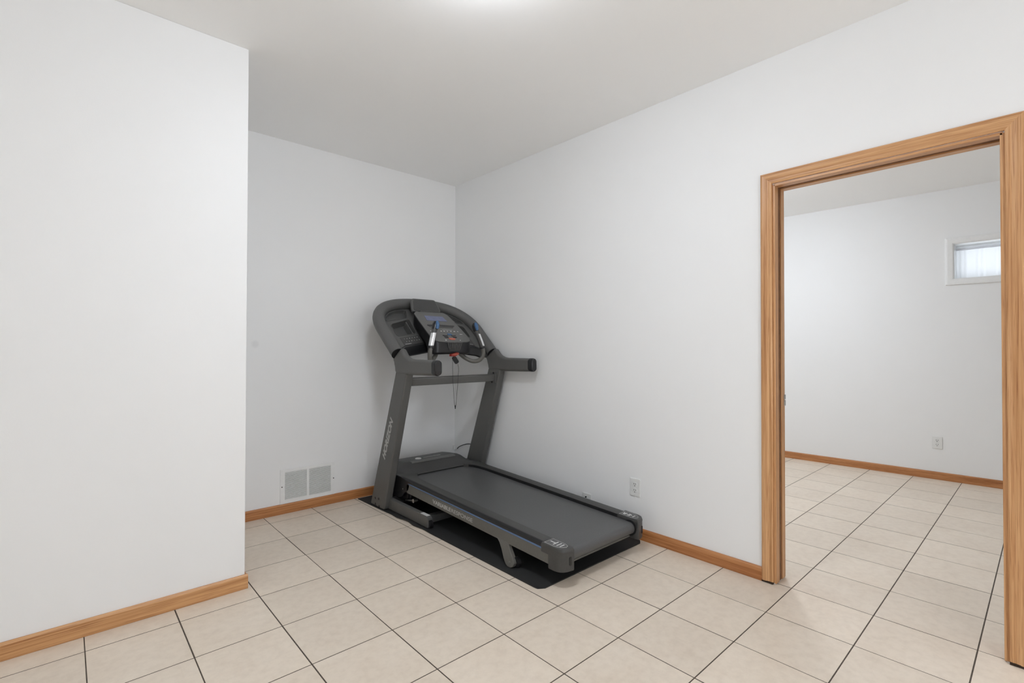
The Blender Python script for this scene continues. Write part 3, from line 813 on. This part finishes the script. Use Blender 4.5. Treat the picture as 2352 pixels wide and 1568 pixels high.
def rails(sg):
    # foot rail: ribbed top
    def sec(y, inn):
        z = zt(y)
        return [(XC+sg*q, y, z+d) for q, d in ((inn, -.030), (inn, -.002), (inn+.003, 0), (.351, 0), (.3535, -.003), (.3535, -.030))]
    ysr = [(-.53, .215), (-.565, .240), (-.60, .262), (-.65, .277), (-.72, .284), (-.85, .2855), (-1.4, .286), (-1.992, .286)]
    MB().loft([sec(y, i_) for y, i_ in ysr]).build('foot_rail', M['rail_top'], T, angle=40)
    MB().loft([[(XC+sg*(i_+q), y, zt(y)+d) for q, d in ((-.0012, -.024), (-.0012, -.0035), (.003, -.0035), (.003, -.024))] for y, i_ in ysr[1:]]).build('rail_inner_lip', M['black'], T, smooth=False)
    sk = MB().loft([[(XC+sg*q, y, zt(y)+d) for q, d in ((.3500, -.002), (.3545, -.0014), (.3655, -.0080), (.3672, -.0130), (.3672, -.0345), (.350, -.0345))] for y in (-.60, -.8, -1.2, -1.6, -1.992)]).build('rail_skirt', M['black'], T, smooth=False)
    MB().loft([[(XC+sg*q, y, zt(y)+d) for q, d in ((.366, d0_), (.3688, d0_), (.3688, d1_), (.366, d1_))] for y, d0_, d1_ in ((-.645, -.0275, -.029), (-.68, -.0250, -.0320), (-1.2, -.0250, -.0325), (-1.99, -.0250, -.0335))]).build('accent_stripe', M['blue'], sk, smooth=False, label='thin blue stripe along the deck side')
    fr = MB().loft([[(XC+sg*q, y, zt(y)+d) for q, d in ((.325, -.034), (.3665, -.034), (.3665, -.098), (.325, -.098))] for y in (-.625, -.8, -1.2, -1.6, -2.03)]).build('side_frame', M['grey_rail'], T, bevel=.003, smooth=True)
    if sg < 0:
        y0 = -.968; y1 = -1.400; ym_ = (y0+y1)/2
        zm = lambda y: zt(y)-.0675
        for word, ya, yb, bo in (('VARIABLE', y0, -1.176, .0011), ('RESPONSE', -1.181, y1, .0)):
            yc = (ya+yb)/2
            lettering('model_lettering', word, M['print_grey'], .0345, (XC-.3668, yc, zm(yc)), (0, -1, -.038), (0, -.038, 1), fr, length=ya-yb, bold=bo, label='light grey lettering')
    # rear end cap
    plan = [(.284, -1.988), (.284, -2.075), (.2845, -2.130), (.289, -2.136), (.328, -2.129), (.347, -2.121), (.360, -2.109), (.368, -2.093), (.3715, -2.072), (.3715, -1.984)]
    def ring(z0, k=1.0, dx=0): return [(XC+sg*(.33+(q-.33)*k), -2.04+(y+2.04)*k, z0+.038*(y+2.0)) for q, y in plan]
    cap = MB().loft([ring(.160), ring(.186), ring(.1875, 1.012), ring(.196, 1.012), ring(.2065, .955)]).build('rear_cap', M['cap'], T, angle=28)
    low = [(q, y) for q, y in plan if y < -2.03]+[(.3715, -2.036)]
    low = [(.290, -2.034)]+[(q, y) for q, y in plan[1:-1]]+[(.3705, -2.034)]
    MB().loft([[(XC+sg*(.33+(q-.33)*.97), -2.08+(y+2.08)*.97, .088) for q, y in low], [(XC+sg*q, y, .094) for q, y in low], [(XC+sg*q, y, .1605+.038*(y+2.0)) for q, y in low]]).build('cap_skirt', M['cap'], cap, angle=40)
    MB().cyl((XC+sg*.283, -2.076, .1465), 'x', .0455, .006, 32).build('roller_flange', M['black'], cap)
    # lid inlay with pale outline and marks
    ins = [(.292, -1.996), (.292, -2.080), (.300, -2.104), (.318, -2.110), (.338, -2.098), (.352, -2.078), (.358, -2.055), (.359, -1.996)]
    zl = lambda y: .2065+.038*(y+2.0)
    MB().loft([[(XC+sg*q, y, zl(y)+d) for q, y in ins] for d in (-.001, .0006)]).build('cap_inlay', M['cap_top'], cap, smooth=False)
    out = [Vector((XC+sg*q, y, zl(y)+.0006)) for q, y in ins]
    MB().tube(out, .0013, 6, closed=True, up=(0, 0, 1)).build('inlay_outline', M['print_grey'], cap, label='pale outline around the cap lid')
    if sg < 0:
        mb = MB()
        def st(qa, ya, qb, yb, w_=.0026):
            a, c = Vector((XC-qa, ya, 0)), Vector((XC-qb, yb, 0)); d = (c-a).normalized(); p = Vector((-d.y, d.x, 0))*w_
            mb.loft([[((v).x, (v).y, zl(v.y)+n) for v in (a-p, a+p, c+p, c-p)] for n in (.0004, .0014)])
        st(.323, -2.006, .3235, -2.040); st(.344, -2.043, .303, -2.043); st(.342, -2.065, .303, -2.065); st(.338, -2.084, .304, -2.084)
        mb.build('cap_marks', M['lens'], cap, smooth=False, label='white marks on the cap lid')
    else:
        ym_ = -2.047
        lettering('cap_marks', '1·E·R', M['lens'], .040, (XC+.322, ym_, zl(ym_)+.0012), (0, 1, .038), (-1, 0, 0), cap, length=.080, bold=.0006, label='white marks on the cap lid')
    MB().loft([[(XC+sg*((.311 if sg < 0 else .326)+q), y, .1385+z_) for q, z_ in rounded([(-.009, -.022), (.009, -.022), (.009, .022), (-.009, .022)], .008)] for y in (-2.1335 if sg < 0 else -2.1312, -2.115)]).build('axle_slot', M['black'], cap, smooth=False, label='black adjustment slot')
    # folding rear leg with roller
    lp = [(-1.622, .132), (-1.727, .126), (-1.734, .104), (-1.783, .052), (-1.791, .033), (-1.785, .016), (-1.768, .0085), (-1.742, .0085), (-1.724, .018), (-1.704, .040), (-1.680, .076), (-1.652, .108)]
    x0, x1 = sorted((XC+sg*.3430, XC+sg*.3672))
    lm = MB().prism(lp, 'x', x0, x1)
    for v in lm.bm.verts: v.co.x += sg*max(0, .122-v.co.z)*.21     # the leg splays outwards
    lg = lm.build('rear_leg', M['grey_rail'], T, bevel=.003, angle=40)
    MB().cyl((XC+sg*.354, -1.780, .0335), 'x', .0270, .022, 26).build('foot_roller', M['black'], lg)
    MB().cyl((XC+sg*.3858, -1.758, .034), 'x', .0065, .003, 14).build('bolt', M['steel'], lg)
both(rails)

# --- motor hood
def hood():
    mb = MB(); N = 44; secs = []
    for i in range(N+1):
        x = -.362+.724*i/N; ax = abs(x)
        f = max(0, (ax-.235)/.127); f = f*f*(3-2*f)
        d = .062*f
        yf = -.528-.030*max(0, min(1, (ax-.20)/.09))
        wall = 1-max(0, min(1, (ax-.262)/.030))       # front wall dies out over the foot rails
        zf = .2475*wall+(.2585)*(1-wall)
        zt_ = .312-d
        k2 = .276*wall+.262*(1-wall)
        pts = [(-.165, .120), (-.160, .22-d*.4), (-.168, .292-d), (-.185, .300-d), (-.28, .311-d), (-.385, .3195-d*1.0), (-.415, .3165-d),
               (-.438, .302-d*.8), (-.470-(.02*(1-wall)), k2-.0 if wall > .5 else max(.2605, .29-d)), (yf+.012, zf+.012*wall+.001), (yf, zf), (yf+.03, zf+.001)]
        secs.append([(XC+x, y, z) for y, z in pts])
    mb.loft(secs, closed=False)
    # close both ends and the underside
    for e in (0, -1):
        s_ = secs[e]; mb.face(s_ + [(s_[-1][0], s_[-1][1], .120)])
    return mb
hd = hood().build('motor_hood', M['plastic'], T, angle=50)
def hz(y): return .3195+.0
# trim strip, logo and lettering on the hood
MB().loft([[(XC+x, y, z) for y, z in ((-.392, .3180), (-.392, .3212), (-.424, .3192), (-.432, .3105), (-.426, .309))] for x in (-.205, .205)]).build('hood_trim', M['plastic_pale'], hd, bevel=.001)
lg_c = (XC-.098, -.345)
mb = MB(); 
cc = [(lg_c[0]+.021*math.cos(2*PI*k/28), lg_c[1]+.021*math.sin(2*PI*k/28), .3185) for k in range(28)]
mb.tube(cc, .0042, 8, closed=True, up=(0, 0, 1))
mb.loft([[(lg_c[0]+x, lg_c[1]+y, z) for x, y in ((-.013, -.004), (-.002, .002), (.013, -.002), (.013, .003), (-.002, .008), (-.013, .002))] for z in (.3165, .3195)])
mb.build('round_emblem', M['lens'], hd, angle=60, label='pale round emblem on the hood')
lettering('hood_lettering', 'HORIZON FITNESS', M['print_grey'], .024, (XC+.030, -.345, .3192), (1, 0, 0), (0, 1, -.06), hd, length=.165, bold=.0006, label='pale lettering on the hood')
MB().loft([[(XC+x, y, z) for x in (-.145, .120)] for y, z in ()] or [[(XC-.146, -.190, .3008), (XC-.146, -.372, .3185), (XC-.143, -.372, .3190), (XC-.143, -.190, .3014)], [(XC+.118, -.190, .3008), (XC+.118, -.372, .3185), (XC+.121, -.372, .3190), (XC+.121, -.190, .3014)]][:0] or [[(XC+.118, -.190, .3000), (XC+.118, -.372, .3170), (XC+.118, -.372, .3190), (XC+.118, -.190, .3020)], [(XC+.122, -.190, .3000), (XC+.122, -.372, .3170), (XC+.122, -.372, .3190), (XC+.122, -.190, .3020)]]).build('hood_seam', M['black'], hd, smooth=False)
def sidecover(sg):
    x0, x1 = sorted((XC+sg*.345, XC+sg*.3665))
    poly = [(-.18, .250), (-.545, .2590), (-.59, .2540), (-.655, .2270), (-.668, .2180), (-.650, .180), (-.625, .165), (-.595, .152), (-.560, .118), (-.52, .104), (-.30, .100), (-.18, .120)]
    MB().prism(poly, 'x', x0, x1).build('hood_side', M['black'], hd, bevel=.004, angle=40)
    MB().cyl((XC+sg*.3672, -.575, .178), 'x', .0055, .003, 12).build('screw', M['steel'], hd)
both(sidecover)
MB().box(XC-.34, XC+.34, -.60, -.17, .102, .20).build('motor_pan', M['black'], T, smooth=False)

# ------------------------------------------------------------------ power cord in the corner
pc = tag(empty('power_cord', (-.02, -.05, .28)), 'black power cord with a white plug, in the corner behind the treadmill', 'cord')
path = catmull([(-.014, -.062, .274), (-.020, -.10, .298), (-.024, -.16, .322), (-.026, -.22, .340), (-.028, -.275, .349), (-.045, -.320, .352), (-.066, -.3465, .351)], 6)
MB().tube(path, .0042, 8).build('cable', M['black'], pc)
MB().tube(catmull([(-.012, -.008, .262), (-.013, -.03, .258), (-.014, -.062, .274)], 5), .0045, 8).build('white_lead', M['wplastic'], pc)
MB().box(-.026, -.006, -.026, -.006, .258, .296).build('plug', M['wplastic'], pc, bevel=.004, label='white plug')

# ------------------------------------------------------------------ daylight outside the window
wd = bpy.data.worlds.new('daylight'); S.world = wd; wd.use_nodes = True
bg = wd.node_tree.nodes['Background']; bg.inputs['Color'].default_value = (.86, .93, 1.0, 1); bg.inputs['Strength'].default_value = 3.0

# ------------------------------------------------------------------ camera
R = ((0.7396736892230008, -0.6729628263553197, 0.0019666761542138176),
     (0.009133531474332072, 0.007116720893279141, -0.9999329631963008),
     (0.6729037167931554, 0.7396420665616493, 0.011410578353873971))
cam = bpy.data.cameras.new('camera'); cam.sensor_width = 36; cam.lens = 1127.7/2352*36; cam.clip_start = .02
co = bpy.data.objects.new('camera', cam); COL.objects.link(co)
mt = Matrix(((R[0][0], -R[1][0], -R[2][0], -2.70069), (R[0][1], -R[1][1], -R[2][1], -3.76335), (R[0][2], -R[1][2], -R[2][2], 1.21145), (0, 0, 0, 1)))
co.matrix_world = mt
S.camera = co
S.view_settings.view_transform = 'Standard'; S.view_settings.look = 'None'
S.view_settings.exposure = 0.12; S.view_settings.gamma = 1.0; S.view_settings.use_curve_mapping = False
S.cycles.use_denoising = True
S.cycles.use_adaptive_sampling = True; S.cycles.adaptive_threshold = .1; S.cycles.adaptive_min_samples = 16
S.cycles.max_bounces = 8; S.cycles.diffuse_bounces = 8; S.cycles.glossy_bounces = 3; S.cycles.transmission_bounces = 4
